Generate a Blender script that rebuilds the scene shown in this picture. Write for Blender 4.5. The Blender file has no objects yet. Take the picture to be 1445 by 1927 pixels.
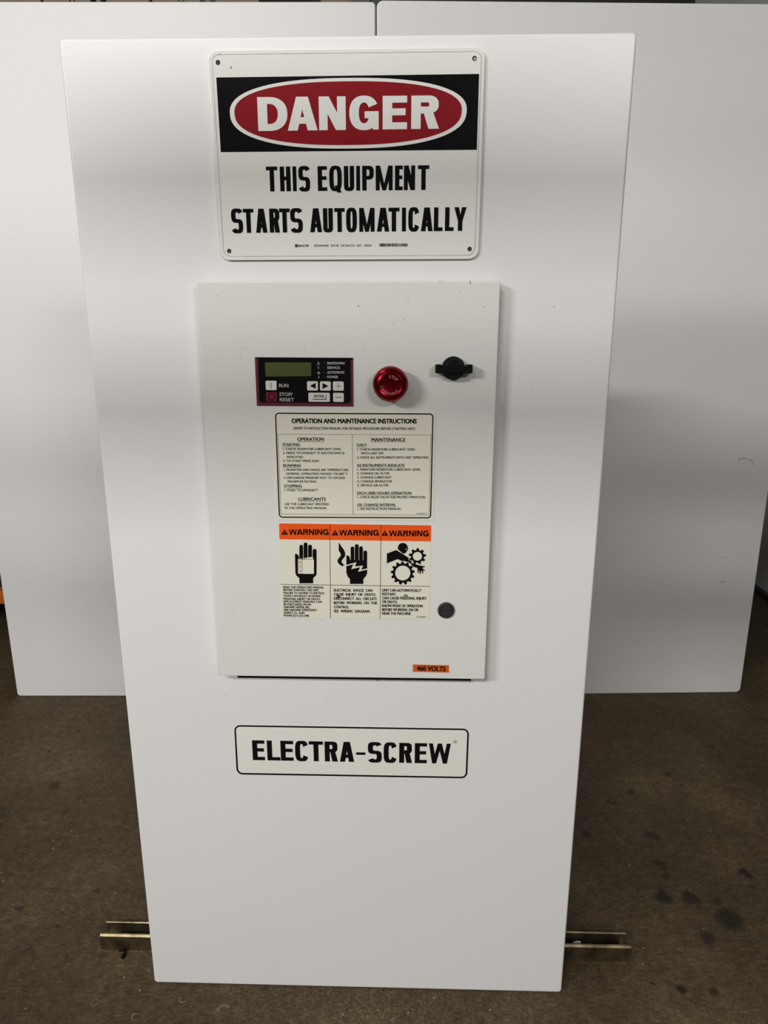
import bpy, bmesh, math, random
from math import pi, sin, cos, radians
from mathutils import Vector, Matrix
from mathutils.geometry import tessellate_polygon

random.seed(7)
SC = bpy.context.scene
COL = SC.collection

# ------------------------------------------------------------------ camera, world, lights, exposure
FPX, CX, CY = 1336.0, 722.5, 963.5            # focal length and centre in image pixels (1445 x 1927)
CAM = Vector((0.07809, -1.02830, 1.16167))
ROT = Matrix(((0.9996294302668599, 0.02722109152492758, 0.00011966847750844619),
              (0.006981519800544822, -0.25212556731478164, -0.967669342641108),
              (-0.026310844259118595, 0.9673115891388829, -0.2522221818000578)))   # world -> camera (x right, y down, z ahead)
cam = bpy.data.cameras.new('camera')
cam.sensor_fit = 'HORIZONTAL'; cam.sensor_width = 36.0; cam.lens = FPX * 36.0 / 1445.0
cam.clip_start = 0.02
co = bpy.data.objects.new('camera', cam); COL.objects.link(co)
m3 = Matrix((ROT[0], -ROT[1], -ROT[2])).transposed()
co.matrix_world = Matrix.Translation(CAM) @ m3.to_4x4()
SC.camera = co

w = bpy.data.worlds.new('workshop_ambient'); SC.world = w; w.use_nodes = True
bg = w.node_tree.nodes['Background']
bg.inputs[0].default_value = (1.0, 0.96, 0.90, 1); bg.inputs[1].default_value = 0.085

def area(name, loc, target, sx, sy, watts, col=(1, 0.98, 0.955), spread=180):
    l = bpy.data.lights.new(name, 'AREA'); l.shape = 'RECTANGLE'; l.size = sx; l.size_y = sy
    l.energy = watts; l.color = col; l.spread = radians(spread)
    o = bpy.data.objects.new(name, l); COL.objects.link(o); o.location = loc
    o.rotation_euler = (Vector(target) - Vector(loc)).to_track_quat('-Z', 'Y').to_euler()
    return o
area('ceiling_lamp_front', (-1.3, -4.0, 3.70), (-1.3, 0, 1.2), 1.6, 0.15, 124)
area('ceiling_lamp_side', (-2.4, -2.6, 2.35), (0, 0.4, 1.1), 0.9, 0.30, 55)
area('ceiling_lamp_corner', (2.0, -4.6, 2.9), (0.7, 0.6, 0.9), 1.2, 0.30, 60)
area('ceiling_lamp_overhead', (-1.7, -0.3, 3.6), (-1.0, 0.4, 0.0), 1.3, 0.30, 14)

vs = SC.view_settings
SC.display_settings.display_device = 'sRGB'
vs.view_transform = 'Standard'; vs.look = 'None'; vs.exposure = -0.11; vs.gamma = 1.0; vs.use_curve_mapping = False

# ------------------------------------------------------------------ helpers
def ray(px, py):
    return ROT.transposed() @ Vector(((px - CX) / FPX, (py - CY) / FPX, 1.0))
def P(px, py, Y=0.0):
    """point of the upright plane y = Y that the photograph shows at (px, py)"""
    d = ray(px, py); t = (Y - CAM.y) / d.y
    return CAM + d * t
def crop(x0, y0, s):
    return lambda u, v: (x0 + u / s, y0 + v / s)

class MB:
    def __init__(self): self.v = []; self.f = []; self.mi = []; self.m = 0; self.n = 0
    def add(self, pts): 
        i = len(self.v); self.v += [tuple(p) for p in pts]; return list(range(i, i + len(pts)))
    def face(self, pts): self.f.append(self.add(pts)); self.mi.append(self.m)
    def flat(self, pts):
        """flat polygon turned to -Y"""
        pts = [Vector(p) - Vector((0, 4e-7 * self.n, 0)) for p in pts]; self.n += 1   # ink laps over ink
        ids = self.add(pts)
        for t in tessellate_polygon([pts]):
            a, b, c = (pts[k] for k in t)
            n = (b - a).cross(c - a)
            if n.length < 1e-14: continue
            t = list(t) if n.y < 0 else [t[0], t[2], t[1]]
            self.f.append([ids[k] for k in t]); self.mi.append(self.m)
    def strip(self, A, B, closed=False):
        n = len(A); ia = self.add(A); ib = self.add(B)
        for k in range(n if closed else n - 1):
            j = (k + 1) % n
            a, b, c = Vector(A[k]), Vector(A[j]), Vector(B[j])
            q = [ia[k], ia[j], ib[j], ib[k]]
            if (b - a).cross(c - a).y > 0: q.reverse()
            self.f.append(q); self.mi.append(self.m)
    def box(self, lo, hi):
        x0, y0, z0 = lo; x1, y1, z1 = hi
        i = self.add([(x, y, z) for x in (x0, x1) for y in (y0, y1) for z in (z0, z1)])
        for q in ((0, 1, 3, 2), (4, 6, 7, 5), (0, 4, 5, 1), (2, 3, 7, 6), (0, 2, 6, 4), (1, 5, 7, 3)):
            self.f.append([i[k] for k in q]); self.mi.append(self.m)
    def build(self, name, mats, parent=None, smooth=False, bevel=0, seg=3):
        if not isinstance(mats, (list, tuple)): mats = [mats]
        me = bpy.data.meshes.new(name); me.from_pydata(self.v, [], self.f); 
        for m in mats: me.materials.append(m)
        for p, k in zip(me.polygons, self.mi): p.material_index = k; p.use_smooth = smooth
        me.update()
        return link(name, me, parent, bevel, seg)

def link(name, me, parent=None, bevel=0, seg=3):
    o = bpy.data.objects.new(name, me); COL.objects.link(o)
    if parent: o.parent = parent
    if bevel:
        b = o.modifiers.new('edge', 'BEVEL'); b.width = bevel; b.segments = seg; b.limit_method = 'ANGLE'
    return o
def from_bm(name, bm, mats, parent=None, smooth=False):
    if not isinstance(mats, (list, tuple)): mats = [mats]
    me = bpy.data.meshes.new(name); bm.to_mesh(me); bm.free()
    for m in mats: me.materials.append(m)
    if smooth:
        for p in me.polygons: p.use_smooth = True
        try: me.set_sharp_from_angle(angle=radians(40))
        except Exception: pass
    return link(name, me, parent)
def thing(o, label, cat, group=None):
    o['label'] = label; o['category'] = cat
    if group: o['group'] = group
    return o
def empty(name, loc=(0, 0, 0)):
    o = bpy.data.objects.new(name, None); COL.objects.link(o); o.location = loc; o.empty_display_size = 0.05
    return o
def struct(o): o['kind'] = 'structure'; return o

def lathe(name, prof, n, mats, centre, parent=None, smooth=True):
    """profile (radius, depth towards the viewer) spun about the -Y axis through centre"""
    bm = bmesh.new(); rings = []
    for r, d in prof:
        if r < 1e-6: rings.append([bm.verts.new((centre[0], centre[1] - d, centre[2]))])
        else: rings.append([bm.verts.new((centre[0] + r * cos(2 * pi * k / n), centre[1] - d, centre[2] + r * sin(2 * pi * k / n))) for k in range(n)])
    for A, B in zip(rings, rings[1:]):
        for k in range(n):
            j = (k + 1) % n
            if len(A) == 1 and len(B) == 1: continue
            if len(B) == 1: bm.faces.new((A[k], A[j], B[0]))
            elif len(A) == 1: bm.faces.new((A[0], B[j], B[k]))
            else: bm.faces.new((A[k], A[j], B[j], B[k]))
    bmesh.ops.recalc_face_normals(bm, faces=bm.faces)
    return from_bm(name, bm, mats, parent, smooth)

# ------------------------------------------------------------------ materials
def mat(name, col, rough=0.5, metal=0.0, var=0.04, scale=8.0, bump=0.0, bscale=300.0, coat=0.0, spec=0.5):
    m = bpy.data.materials.new(name); m.use_nodes = True
    nt = m.node_tree; b = nt.nodes['Principled BSDF']
    b.inputs['Roughness'].default_value = rough; b.inputs['Metallic'].default_value = metal
    b.inputs['Coat Weight'].default_value = coat; b.inputs['Specular IOR Level'].default_value = spec
    tc = nt.nodes.new('ShaderNodeTexCoord')
    nz = nt.nodes.new('ShaderNodeTexNoise'); nz.inputs['Scale'].default_value = scale; nz.inputs['Detail'].default_value = 4
    nt.links.new(tc.outputs['Object'], nz.inputs['Vector'])
    r = nt.nodes.new('ShaderNodeValToRGB')
    r.color_ramp.elements[0].position = 0.3; r.color_ramp.elements[1].position = 0.7
    r.color_ramp.elements[0].color = tuple(c * (1 - var) for c in col) + (1,)
    r.color_ramp.elements[1].color = tuple(min(1, c * (1 + var)) for c in col) + (1,)
    nt.links.new(nz.outputs['Fac'], r.inputs['Fac']); nt.links.new(r.outputs['Color'], b.inputs['Base Color'])
    if bump:
        n2 = nt.nodes.new('ShaderNodeTexNoise'); n2.inputs['Scale'].default_value = bscale; n2.inputs['Detail'].default_value = 2
        nt.links.new(tc.outputs['Object'], n2.inputs['Vector'])
        bp = nt.nodes.new('ShaderNodeBump'); bp.inputs['Strength'].default_value = bump; bp.inputs['Distance'].default_value = 0.001
        nt.links.new(n2.outputs['Fac'], bp.inputs['Height']); nt.links.new(bp.outputs['Normal'], b.inputs['Normal'])
    return m
M_PANEL = mat('white_enamel', (0.775, 0.765, 0.755), 0.38, var=0.01, scale=3)
M_DOOR = mat('grey_white_enamel', (0.72, 0.725, 0.69), 0.35, var=0.01, scale=3)
M_SIDE = mat('textured_white_enamel', (0.77, 0.76, 0.745), 0.42, var=0.01, scale=3, bump=0.35, bscale=170)
M_SIGN = mat('sign_white_plastic', (0.80, 0.795, 0.76), 0.14, var=0.01)
M_RED = mat('sign_red', (0.25, 0.010, 0.016), 0.14, var=0.05)
M_BLACK = mat('black_ink', (0.004, 0.004, 0.005), 0.13, var=0.1, spec=0.35)
M_BLACKP = mat('black_plastic', (0.005, 0.005, 0.006), 0.42, var=0.1, spec=0.12)
M_LABEL = mat('cream_label_vinyl', (0.76, 0.735, 0.62), 0.38, var=0.015)
M_NAME = mat('white_label_vinyl', (0.80, 0.78, 0.72), 0.35, var=0.01)
M_ORANGE = mat('orange_ink', (0.85, 0.095, 0.008), 0.38, var=0.03)
M_VOLT = mat('orange_label_vinyl', (0.62, 0.10, 0.012), 0.4, var=0.05)
M_MAROON = mat('maroon_ink', (0.12, 0.007, 0.025), 0.4, var=0.05)
M_CRIMSON = mat('crimson_key', (0.16, 0.006, 0.028), 0.4, var=0.05)
M_KEY = mat('white_key', (0.70, 0.68, 0.63), 0.4, var=0.02)
M_KEYTXT = mat('grey_ink', (0.42, 0.42, 0.40), 0.5, var=0.02)
M_LCD = mat('lcd_glass', (0.075, 0.085, 0.026), 0.16, var=0.12, scale=30)
M_LED = mat('unlit_led', (0.02, 0.02, 0.022), 0.3)
M_ANOD = mat('red_anodised_metal', (0.27, 0.007, 0.016), 0.25, metal=0.95, var=0.06, scale=90)
M_ENGR = mat('engraved_pale_lettering', (0.55, 0.22, 0.22), 0.5)
M_LATCH = mat('dark_grey_metal', (0.07, 0.07, 0.07), 0.38, metal=0.6, var=0.1)
M_STEEL = mat('bare_screw_steel', (0.30, 0.27, 0.20), 0.4, metal=0.7, var=0.3, scale=500)
M_BRIGHT = mat('dull_bright_steel', (0.42, 0.41, 0.38), 0.4, metal=0.5, var=0.3, scale=500)
M_RUST = mat('rusty_brown', (0.07, 0.035, 0.02), 0.8, var=0.4, scale=600)
M_CHIP = mat('chipped_grey_primer', (0.10, 0.10, 0.09), 0.8, var=0.3, scale=400)
M_HOLE = mat('hole_shade', (0.012, 0.011, 0.009), 0.8)  # near-black: shade of the sign holes and latch slot as colour
M_ZINC = mat('yellow_zinc_steel', (0.18, 0.145, 0.085), 0.38, metal=0.9, var=0.55, scale=35)
M_CARTON = mat('brown_cardboard', (0.20, 0.165, 0.12), 0.8, var=0.08, scale=20)
M_RACK = mat('dark_rack_steel', (0.03, 0.03, 0.035), 0.5, var=0.1)
M_RORANGE = mat('orange_rack_steel', (0.45, 0.10, 0.012), 0.5, var=0.1)
M_WALLB = mat('dark_wall_paint', (0.035, 0.033, 0.03), 0.9, var=0.2)
M_WALLR = mat('grey_wall_paint', (0.68, 0.70, 0.72), 0.6, var=0.04)
M_DEBRIS = mat('pale_debris', (0.55, 0.52, 0.46), 0.8, var=0.2, scale=200)
M_GUM = mat('amber_debris', (0.42, 0.18, 0.02), 0.6, var=0.2)

def floor_material():
    m = bpy.data.materials.new('stained_concrete'); m.use_nodes = True
    nt = m.node_tree; N = nt.nodes.new; L = nt.links.new; b = nt.nodes['Principled BSDF']
    tc = N('ShaderNodeTexCoord')
    def noise(scale, detail=6, rough=0.6, vec=None):
        n = N('ShaderNodeTexNoise'); n.inputs['Scale'].default_value = scale; n.inputs['Detail'].default_value = detail
        n.inputs['Roughness'].default_value = rough; L(vec or tc.outputs['Object'], n.inputs['Vector']); return n.outputs['Fac']
    def ramp(fac, stops):
        r = N('ShaderNodeValToRGB'); e = r.color_ramp.elements
        while len(e) < len(stops): e.new(0.5)
        for k, (p, c) in enumerate(stops): e[k].position = p; e[k].color = tuple(c) + (1,)
        L(fac, r.inputs['Fac']); return r.outputs['Color']
    def mix(mode, fac, a, c):
        x = N('ShaderNodeMix'); x.data_type = 'RGBA'; x.blend_type = mode
        if hasattr(fac, 'links') or not isinstance(fac, (int, float)): L(fac, x.inputs[0])
        else: x.inputs[0].default_value = fac
        for s, k in ((a, 6), (c, 7)):
            if isinstance(s, tuple): x.inputs[k].default_value = s + (1,)
            else: L(s, x.inputs[k])
        return x.outputs[2]
    base = ramp(noise(2.6, 5), [(0.30, (0.046, 0.031, 0.016)), (0.55, (0.080, 0.056, 0.029)), (0.75, (0.125, 0.092, 0.050))])
    mott = ramp(noise(48, 9, 0.78), [(0.30, (0.50, 0.49, 0.48)), (0.52, (1, 1, 1)), (0.74, (1.75, 1.72, 1.6))])
    c = mix('MULTIPLY', 1.0, base, mott)
    fine = ramp(noise(190, 3, 0.7), [(0.28, (0.4, 0.4, 0.4)), (0.5, (1, 1, 1)), (0.74, (1.8, 1.75, 1.6))])
    c = mix('MULTIPLY', 0.85, c, fine)
    # pale grit
    v = N('ShaderNodeTexVoronoi'); v.inputs['Scale'].default_value = 46; L(tc.outputs['Object'], v.inputs['Vector'])
    g = N('ShaderNodeMath'); g.operation = 'LESS_THAN'; g.inputs[1].default_value = 0.085; L(v.outputs['Distance'], g.inputs[0])
    mk = N('ShaderNodeMath'); mk.operation = 'GREATER_THAN'; mk.inputs[1].default_value = 0.56; L(noise(6, 2), mk.inputs[0])
    gm = N('ShaderNodeMath'); gm.operation = 'MULTIPLY'; L(g.outputs[0], gm.inputs[0]); L(mk.outputs[0], gm.inputs[1])
    c = mix('MIX', gm.outputs[0], c, (0.26, 0.235, 0.18))
    # oil spots with shapes of their own
    spots = OIL
    dist = N('ShaderNodeTexNoise'); dist.inputs['Scale'].default_value = 40; L(tc.outputs['Object'], dist.inputs['Vector'])
    off = N('ShaderNodeVectorMath'); off.operation = 'MULTIPLY_ADD'; off.inputs[1].default_value = (0.03, 0.03, 0); off.inputs[2].default_value = (-0.015, -0.015, 0)
    L(dist.outputs['Color'], off.inputs[0])
    pos = N('ShaderNodeVectorMath'); pos.operation = 'ADD'; L(tc.outputs['Object'], pos.inputs[0]); L(off.outputs[0], pos.inputs[1])
    acc = None
    for (x, y, r, s) in spots:
        d = N('ShaderNodeVectorMath'); d.operation = 'DISTANCE'; d.inputs[1].default_value = (x, y, 0); L(pos.outputs[0], d.inputs[0])
        mr = N('ShaderNodeMapRange'); mr.interpolation_type = 'SMOOTHSTEP'
        mr.inputs['From Min'].default_value = r * 0.45; mr.inputs['From Max'].default_value = r * 1.25
        mr.inputs['To Min'].default_value = s; mr.inputs['To Max'].default_value = 0; L(d.outputs['Value'], mr.inputs['Value'])
        if acc is None: acc = mr.outputs[0]
        else:
            mx = N('ShaderNodeMath'); mx.operation = 'MAXIMUM'; L(acc, mx.inputs[0]); L(mr.outputs[0], mx.inputs[1]); acc = mx.outputs[0]
    c = mix('MIX', acc, c, (0.010, 0.008, 0.006))
    L(c, b.inputs['Base Color'])
    rr = N('ShaderNodeMapRange'); rr.inputs['To Min'].default_value = 0.55; rr.inputs['To Max'].default_value = 0.85
    L(noise(12, 4), rr.inputs['Value']); L(rr.outputs[0], b.inputs['Roughness'])
    b.inputs['Specular IOR Level'].default_value = 0.3
    bp = N('ShaderNodeBump'); bp.inputs['Strength'].default_value = 0.35; bp.inputs['Distance'].default_value = 0.002
    L(noise(120, 5, 0.7), bp.inputs['Height']); L(bp.outputs['Normal'], b.inputs['Normal'])
    return m
def F(px, py, z=0.0):
    """point of the floor that the photograph shows at (px, py)"""
    d = ray(px, py); t = (z - CAM.z) / d.z
    return CAM + d * t
OIL = []
for px, py, r, s in ((1249, 1686, .020, .9), (1299, 1691, .022, .8), (1348, 1697, .016, .5), (1372, 1730, .030, .8), (1333, 1766, .020, .7),
                     (1255, 1647, .013, .7), (1243, 1628, .016, .7), (1403, 1645, .014, .9), (1226, 1573, .018, .7), (1105, 1570, .014, .7),
                     (1283, 1863, .010, .9), (1226, 1852, .005, .9), (1344, 1870, .010, .7), (1337, 1404, .014, .6), (1355, 1425, .012, .5),
                     (1282, 1477, .005, .9), (1184, 1490, .012, .6), (1256, 1457, .012, .5), (103, 1478, .018, .55), (91, 1415, .008, .8),
                     (148, 1374, .006, .8), (205, 1332, .005, .8), (125, 1527, .014, .35), (169, 1605, .018, .3), (106, 1741, .006, .7),
                     (36, 1708, .012, .5), (182, 1678, .008, .5), (190, 1579, .004, .8), (235, 1602, .004, .8), (117, 1718, .004, .8),
                     (1416, 1670, .004, .9), (1390, 1323, .006, .8), (1187, 1336, .004, .8), (1240, 1690, .012, .9), (190, 1797, .006, .4)):
    p = F(px, py); OIL.append((p.x, p.y, r, s))

# ------------------------------------------------------------------ lettering
_TXT = {}
def text_mesh(s, bold):
    """2-D vertices, faces and size of a line set in the built-in face; cap height = 1"""
    key = (s, bold)
    if key in _TXT: return _TXT[key]
    def one(body):
        c = bpy.data.curves.new('tmp', 'FONT'); c.body = body; c.offset = bold; c.resolution_u = 3
        o = bpy.data.objects.new('tmp', c); COL.objects.link(o)
        dg = bpy.context.evaluated_depsgraph_get(); e = o.evaluated_get(dg); me = e.to_mesh()
        vs_ = [(v.co.x, v.co.y) for v in me.vertices]; fs = [tuple(p.vertices) for p in me.polygons]
        e.to_mesh_clear(); bpy.data.objects.remove(o); bpy.data.curves.remove(c)
        return vs_, fs
    hv, _ = one('H'); y0 = min(v[1] for v in hv); y1 = max(v[1] for v in hv); k = 1.0 / (y1 - y0)
    v, f = one(s); x0 = min(a[0] for a in v); x1 = max(a[0] for a in v)
    out = ([((a[0] - x0) * k, (a[1] - y0) * k) for a in v], f, (x1 - x0) * k)
    _TXT[key] = out
    return out
def put_text(mb, s, L, R, caph, Y, bold=0.02):
    """one line from pixel L (left end of the baseline) to pixel R (right end), capitals caph pixels high"""
    thick = bold
    v, f, wd = text_mesh(s, 0.0)
    a, b = P(L[0], L[1], Y), P(R[0], R[1], Y)
    ex = (b - a) / wd
    up = Vector((-ex.z, 0, ex.x)).normalized()
    c = P(L[0], L[1] - caph, Y); hgt = abs((c - a).z)
    e1 = ex.normalized()
    for n_, (sx, sz) in enumerate(((0, 0), (-1, .6), (1, -.6), (-1, -.6), (1, .6)) if thick > 0 else ((0, 0),)):
        sh = (e1 * sx + up * sz) * thick * 1.25 * hgt + Vector((0, -6e-6 * n_, 0))
        i = len(mb.v)
        mb.v += [tuple(a + ex * q[0] + up * (q[1] * hgt) + sh) for q in v]
        for t in f:
            t = [i + k for k in t]
            A, B, C = (Vector(mb.v[k]) for k in t[:3])
            if (B - A).cross(C - A).y > 0: t.reverse()
            mb.f.append(t); mb.mi.append(mb.m)

# heavy block capitals drawn from bars, slants and bows in a unit-high box of width w
def rect(x0, y0, x1, y1): return [(x0, y0), (x1, y0), (x1, y1), (x0, y1)]
def slant(b0, b1, yb, t0, t1, yt): return [(b0, yb), (b1, yb), (t1, yt), (t0, yt)]
def bow(cx, cy, rx, ry, sw, sh, a0, a1, n=2.6, steps=26):
    A, B = [], []
    def sup(rx, ry, t):
        c, s = cos(t), sin(t)
        return (cx + rx * math.copysign(abs(c) ** (2 / n), c), cy + ry * math.copysign(abs(s) ** (2 / n), s))
    for k in range(steps + 1):
        t = radians(a0 + (a1 - a0) * k / steps); A.append(sup(rx, ry, t)); B.append(sup(rx - sw, ry - sh, t))
    return [[A[k], A[k + 1], B[k + 1], B[k]] for k in range(steps)]
def glyph(ch, w, sw, sh, n=2.8):
    g = []
    if ch == 'I': g = [rect(0, 0, w, 1)]
    elif ch == '-': g = [rect(0, .36, w, .36 + sh * .75)]
    elif ch == 'L': g = [rect(0, 0, sw, 1), rect(0, 0, w, sh)]
    elif ch == 'E': g = [rect(0, 0, sw, 1), rect(0, 0, w, sh), rect(0, 1 - sh, w, 1), rect(0, .52 - sh / 2, w * .94, .52 + sh / 2)]
    elif ch == 'T': g = [rect(0, 1 - sh, w, 1), rect(w / 2 - sw / 2, 0, w / 2 + sw / 2, 1)]
    elif ch == 'H': g = [rect(0, 0, sw, 1), rect(w - sw, 0, w, 1), rect(0, .52 - sh / 2, w, .52 + sh / 2)]
    elif ch == 'N': g = [rect(0, 0, sw * .9, 1), rect(w - sw * .9, 0, w, 1), slant(w - sw * 1.05, w, 0, 0, sw * 1.05, 1)]
    elif ch == 'M': g = [rect(0, 0, sw * .9, 1), rect(w - sw * .9, 0, w, 1), slant(w / 2 - sw * .42, w / 2 + sw * .35, 0, 0, sw * 1.0, 1),
                         slant(w / 2 - sw * .35, w / 2 + sw * .42, 0, w - sw * 1.0, w, 1)]
    elif ch == 'A':
        h = sw * .62
        g = [slant(0, sw * 1.05, 0, w / 2 - h, w / 2 + h * .5, 1), slant(w - sw * 1.05, w, 0, w / 2 - h * .5, w / 2 + h, 1), rect(w * .2, .2, w * .8, .2 + sh * .95)]
    elif ch == 'Y': g = [rect(w / 2 - sw / 2, 0, w / 2 + sw / 2, .45), slant(w / 2 - sw / 2, w / 2 + sw * .3, .40, 0, sw * 1.05, 1), slant(w / 2 - sw * .3, w / 2 + sw / 2, .40, w - sw * 1.05, w, 1)]
    elif ch == 'W':
        q = w / 4; s = sw * .80
        g = [slant(q - s / 2, q + s / 2 + .02, 0, 0, s, 1), slant(q - s / 2, q + s / 2, 0, 2 * q - s / 2, 2 * q + s / 2, 1),
             slant(3 * q - s / 2, 3 * q + s / 2, 0, 2 * q - s / 2, 2 * q + s / 2, 1), slant(3 * q - s / 2 - .02, 3 * q + s / 2, 0, w - s, w, 1)]
    elif ch in 'OQ':
        g = bow(w / 2, .5, w / 2, .515, sw, sh, 0, 360, n, 48)
        if ch == 'Q': g.append(slant(w * .62, w * .98, -.07, w * .42, w * .72, .22))
    elif ch == 'C': g = bow(w / 2, .5, w / 2, .515, sw, sh, 24, 336, n, 44)
    elif ch == 'G': g = bow(w / 2, .5, w / 2, .515, sw, sh, 28, 338, n, 44) + [rect(w * .52, .34, w, .34 + sh), rect(w - sw * .62, 0, w, .36)]
    elif ch == 'U': 
        ry = min(.45, w * .6)
        g = bow(w / 2, ry - .012, w / 2, ry, sw, sh, 180, 360, n, 30) + [rect(0, ry - .015, sw, 1), rect(w - sw, ry - .015, w, 1)]
    elif ch == 'D':
        rx = min(w * .62, .55)
        g = [rect(0, 0, sw, 1), rect(0, 0, w - rx, sh), rect(0, 1 - sh, w - rx, 1)] + bow(w - rx, .5, rx, .5, sw, sh, -90, 90, n, 30)
    elif ch in 'PR':
        hb = .56 if ch == 'P' else .54; ry = hb / 2; rx = min(w * .55, ry * 1.15)
        g = [rect(0, 0, sw, 1), rect(0, 1 - sh, w - rx, 1), rect(0, 1 - hb, w - rx, 1 - hb + sh)] + bow(w - rx, 1 - ry, rx, ry, sw, sh, -90, 90, n, 24)
        if ch == 'R': g.append(slant(w - sw * 1.05, w + sw * .06, 0, w * .50 - sw * .25, w * .50 + sw * .75, 1 - hb + sh * .6))
    elif ch == 'S':
        ry = (1.03 + sh) / 4
        g = bow(w / 2, 1.015 - ry, w / 2, ry, sw, sh, 22, 270, n, 30) + bow(w / 2, ry - .015, w / 2, ry, sw, sh, 90, -158, n, 30)
    return g
def put_glyphs(mb, chars, cv, base, caps, Y, stem, bar, n=2.8, vp=(724.0, 6110.0)):
    """chars: (letter, left, right) in crop units; base/caps: baseline and cap line at two ends ((u, v), (u, v))"""
    (u0, v0), (u1, v1) = base; (c0, d0), (c1, d1) = caps
    for ch, a, b in chars:
        w_ = (b - a); 
        bl = lambda u: v0 + (v1 - v0) * (u - u0) / (u1 - u0)
        cl = lambda u: d0 + (d1 - d0) * (u - c0) / (c1 - c0)
        H = bl(a) - cl(a)
        for gk, poly in enumerate(glyph(ch, w_ / H, stem / H, bar / H, n)):
            pts = []
            for x, y in poly:
                u = a + x * H; v = bl(u) - y * (bl(u) - cl(u))
                mid = (bl(u) + cl(u)) / 2
                px, py = cv(u, v); _, my = cv(u, mid)
                px = vp[0] + (px - vp[0]) * (vp[1] - py) / (vp[1] - my)
                pts.append(P(px, py, Y - gk * 2e-6))
            mb.flat(pts)

def rr_pts(c, cv, r, n=7):
    """rounded quadrilateral outline; c = four corners TL TR BR BL in crop units, r in crop units"""
    out = []; q = [Vector((p[0], p[1])) for p in c]
    for k in range(4):
        p, a, b = q[k], q[k - 1], q[(k + 1) % 4]
        e0 = (a - p).normalized() * r; e1 = (b - p).normalized() * r
        for j in range(n + 1):
            t = j / n * pi / 2
            s = p + e0 * (1 - sin(t)) + e1 * (1 - cos(t))
            out.append(cv(s.x, s.y))
    return out
def onplane(pts, Y): return [P(x, y, Y) for x, y in pts]
def inset_quad(c, d):
    (a, b), (e, f), (g, h), (i, j) = c
    return [(a + d, b + d), (e - d, f + d), (g - d, h - d), (i + d, j - d)]
def frame(mb, c, cv, wd, r, Y):
    A = onplane(rr_pts(c, cv, r), Y); B = onplane(rr_pts(inset_quad(c, wd), cv, max(r - wd, .01)), Y)
    mb.strip(A, B, True)
def sheet(name, outline, Y, t, m, parent, extra=None):
    """thin plate whose face lies at y = Y and whose back lies t behind it"""
    mb = MB(); A = onplane(outline, Y); mb.flat(A)
    B = [p + Vector((0, t, 0)) for p in A]
    n = len(A); ia = mb.add(A); ib = mb.add(B)
    for k in range(n):
        j = (k + 1) % n; mb.f.append([ia[k], ib[k], ib[j], ia[j]]); mb.mi.append(0)
    i = mb.add(B)
    mb.f.append(i); mb.mi.append(0)
    if extra: mb.m = 1; extra(mb)
    bm = bmesh.new()
    me = bpy.data.meshes.new('t'); me.from_pydata(mb.v, [], mb.f)
    for p, k in zip(me.polygons, mb.mi): p.material_index = k
    bm.from_mesh(me); bpy.data.meshes.remove(me)
    bmesh.ops.remove_doubles(bm, verts=bm.verts, dist=1e-7)
    bmesh.ops.recalc_face_normals(bm, faces=bm.faces)
    return from_bm(name, bm, m, parent)
def stroke(mb, pts, wd, cv, Y, closed=False):
    """line of even width through crop points"""
    q = [Vector(p) for p in pts]; n = len(q); A, B = [], []
    for k in range(n):
        a = q[k - 1] if (k or closed) else q[k]; b = q[(k + 1) % n] if (k < n - 1 or closed) else q[k]
        d = (b - a).normalized(); nn = Vector((-d.y, d.x)) * wd / 2
        A.append(P(*cv(*(q[k] + nn)), Y)); B.append(P(*cv(*(q[k] - nn)), Y))
    mb.strip(A, B, closed)
def disc(mb, u, v, r, cv, Y, n=28, ry=None):
    mb.flat([P(*cv(u + r * cos(2 * pi * k / n), v + (ry or r) * sin(2 * pi * k / n)), Y) for k in range(n)])
def poly(mb, pts, cv, Y): mb.flat([P(*cv(*p), Y) for p in pts])

# ------------------------------------------------------------------ the workshop
mb = MB(); mb.box((-6, -7, -0.1), (6, 4.2, 0)); struct(mb.build('floor', floor_material()))
mb = MB(); mb.box((-6, 3.6, 0), (6, 3.75, 4.2)); struct(mb.build('wall_back', M_WALLB))
mb = MB(); mb.box((-5.6, -7, 0), (-5.45, 3.6, 4.2)); struct(mb.build('wall_left', M_WALLB))
mb = MB(); mb.box((1.70, 0.75, 0.0), (1.82, 3.6, 3.0)); struct(mb.build('wall_right', M_WALLR))
mb = MB(); mb.box((1.672, 0.75, 0.0), (1.70, 3.6, 0.022)); struct(mb.build('baseboard_right', M_RACK, bevel=.004))

# two unseen bars added before the front lamp to band the panels with shadow
for z in (2.535, 2.380):
    mb = MB(); mb.box((-1.15, -2.05, z - .023), (5.0, -1.98, z + .023)); struct(mb.build('band_shadow_bar', M_RACK))
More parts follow.
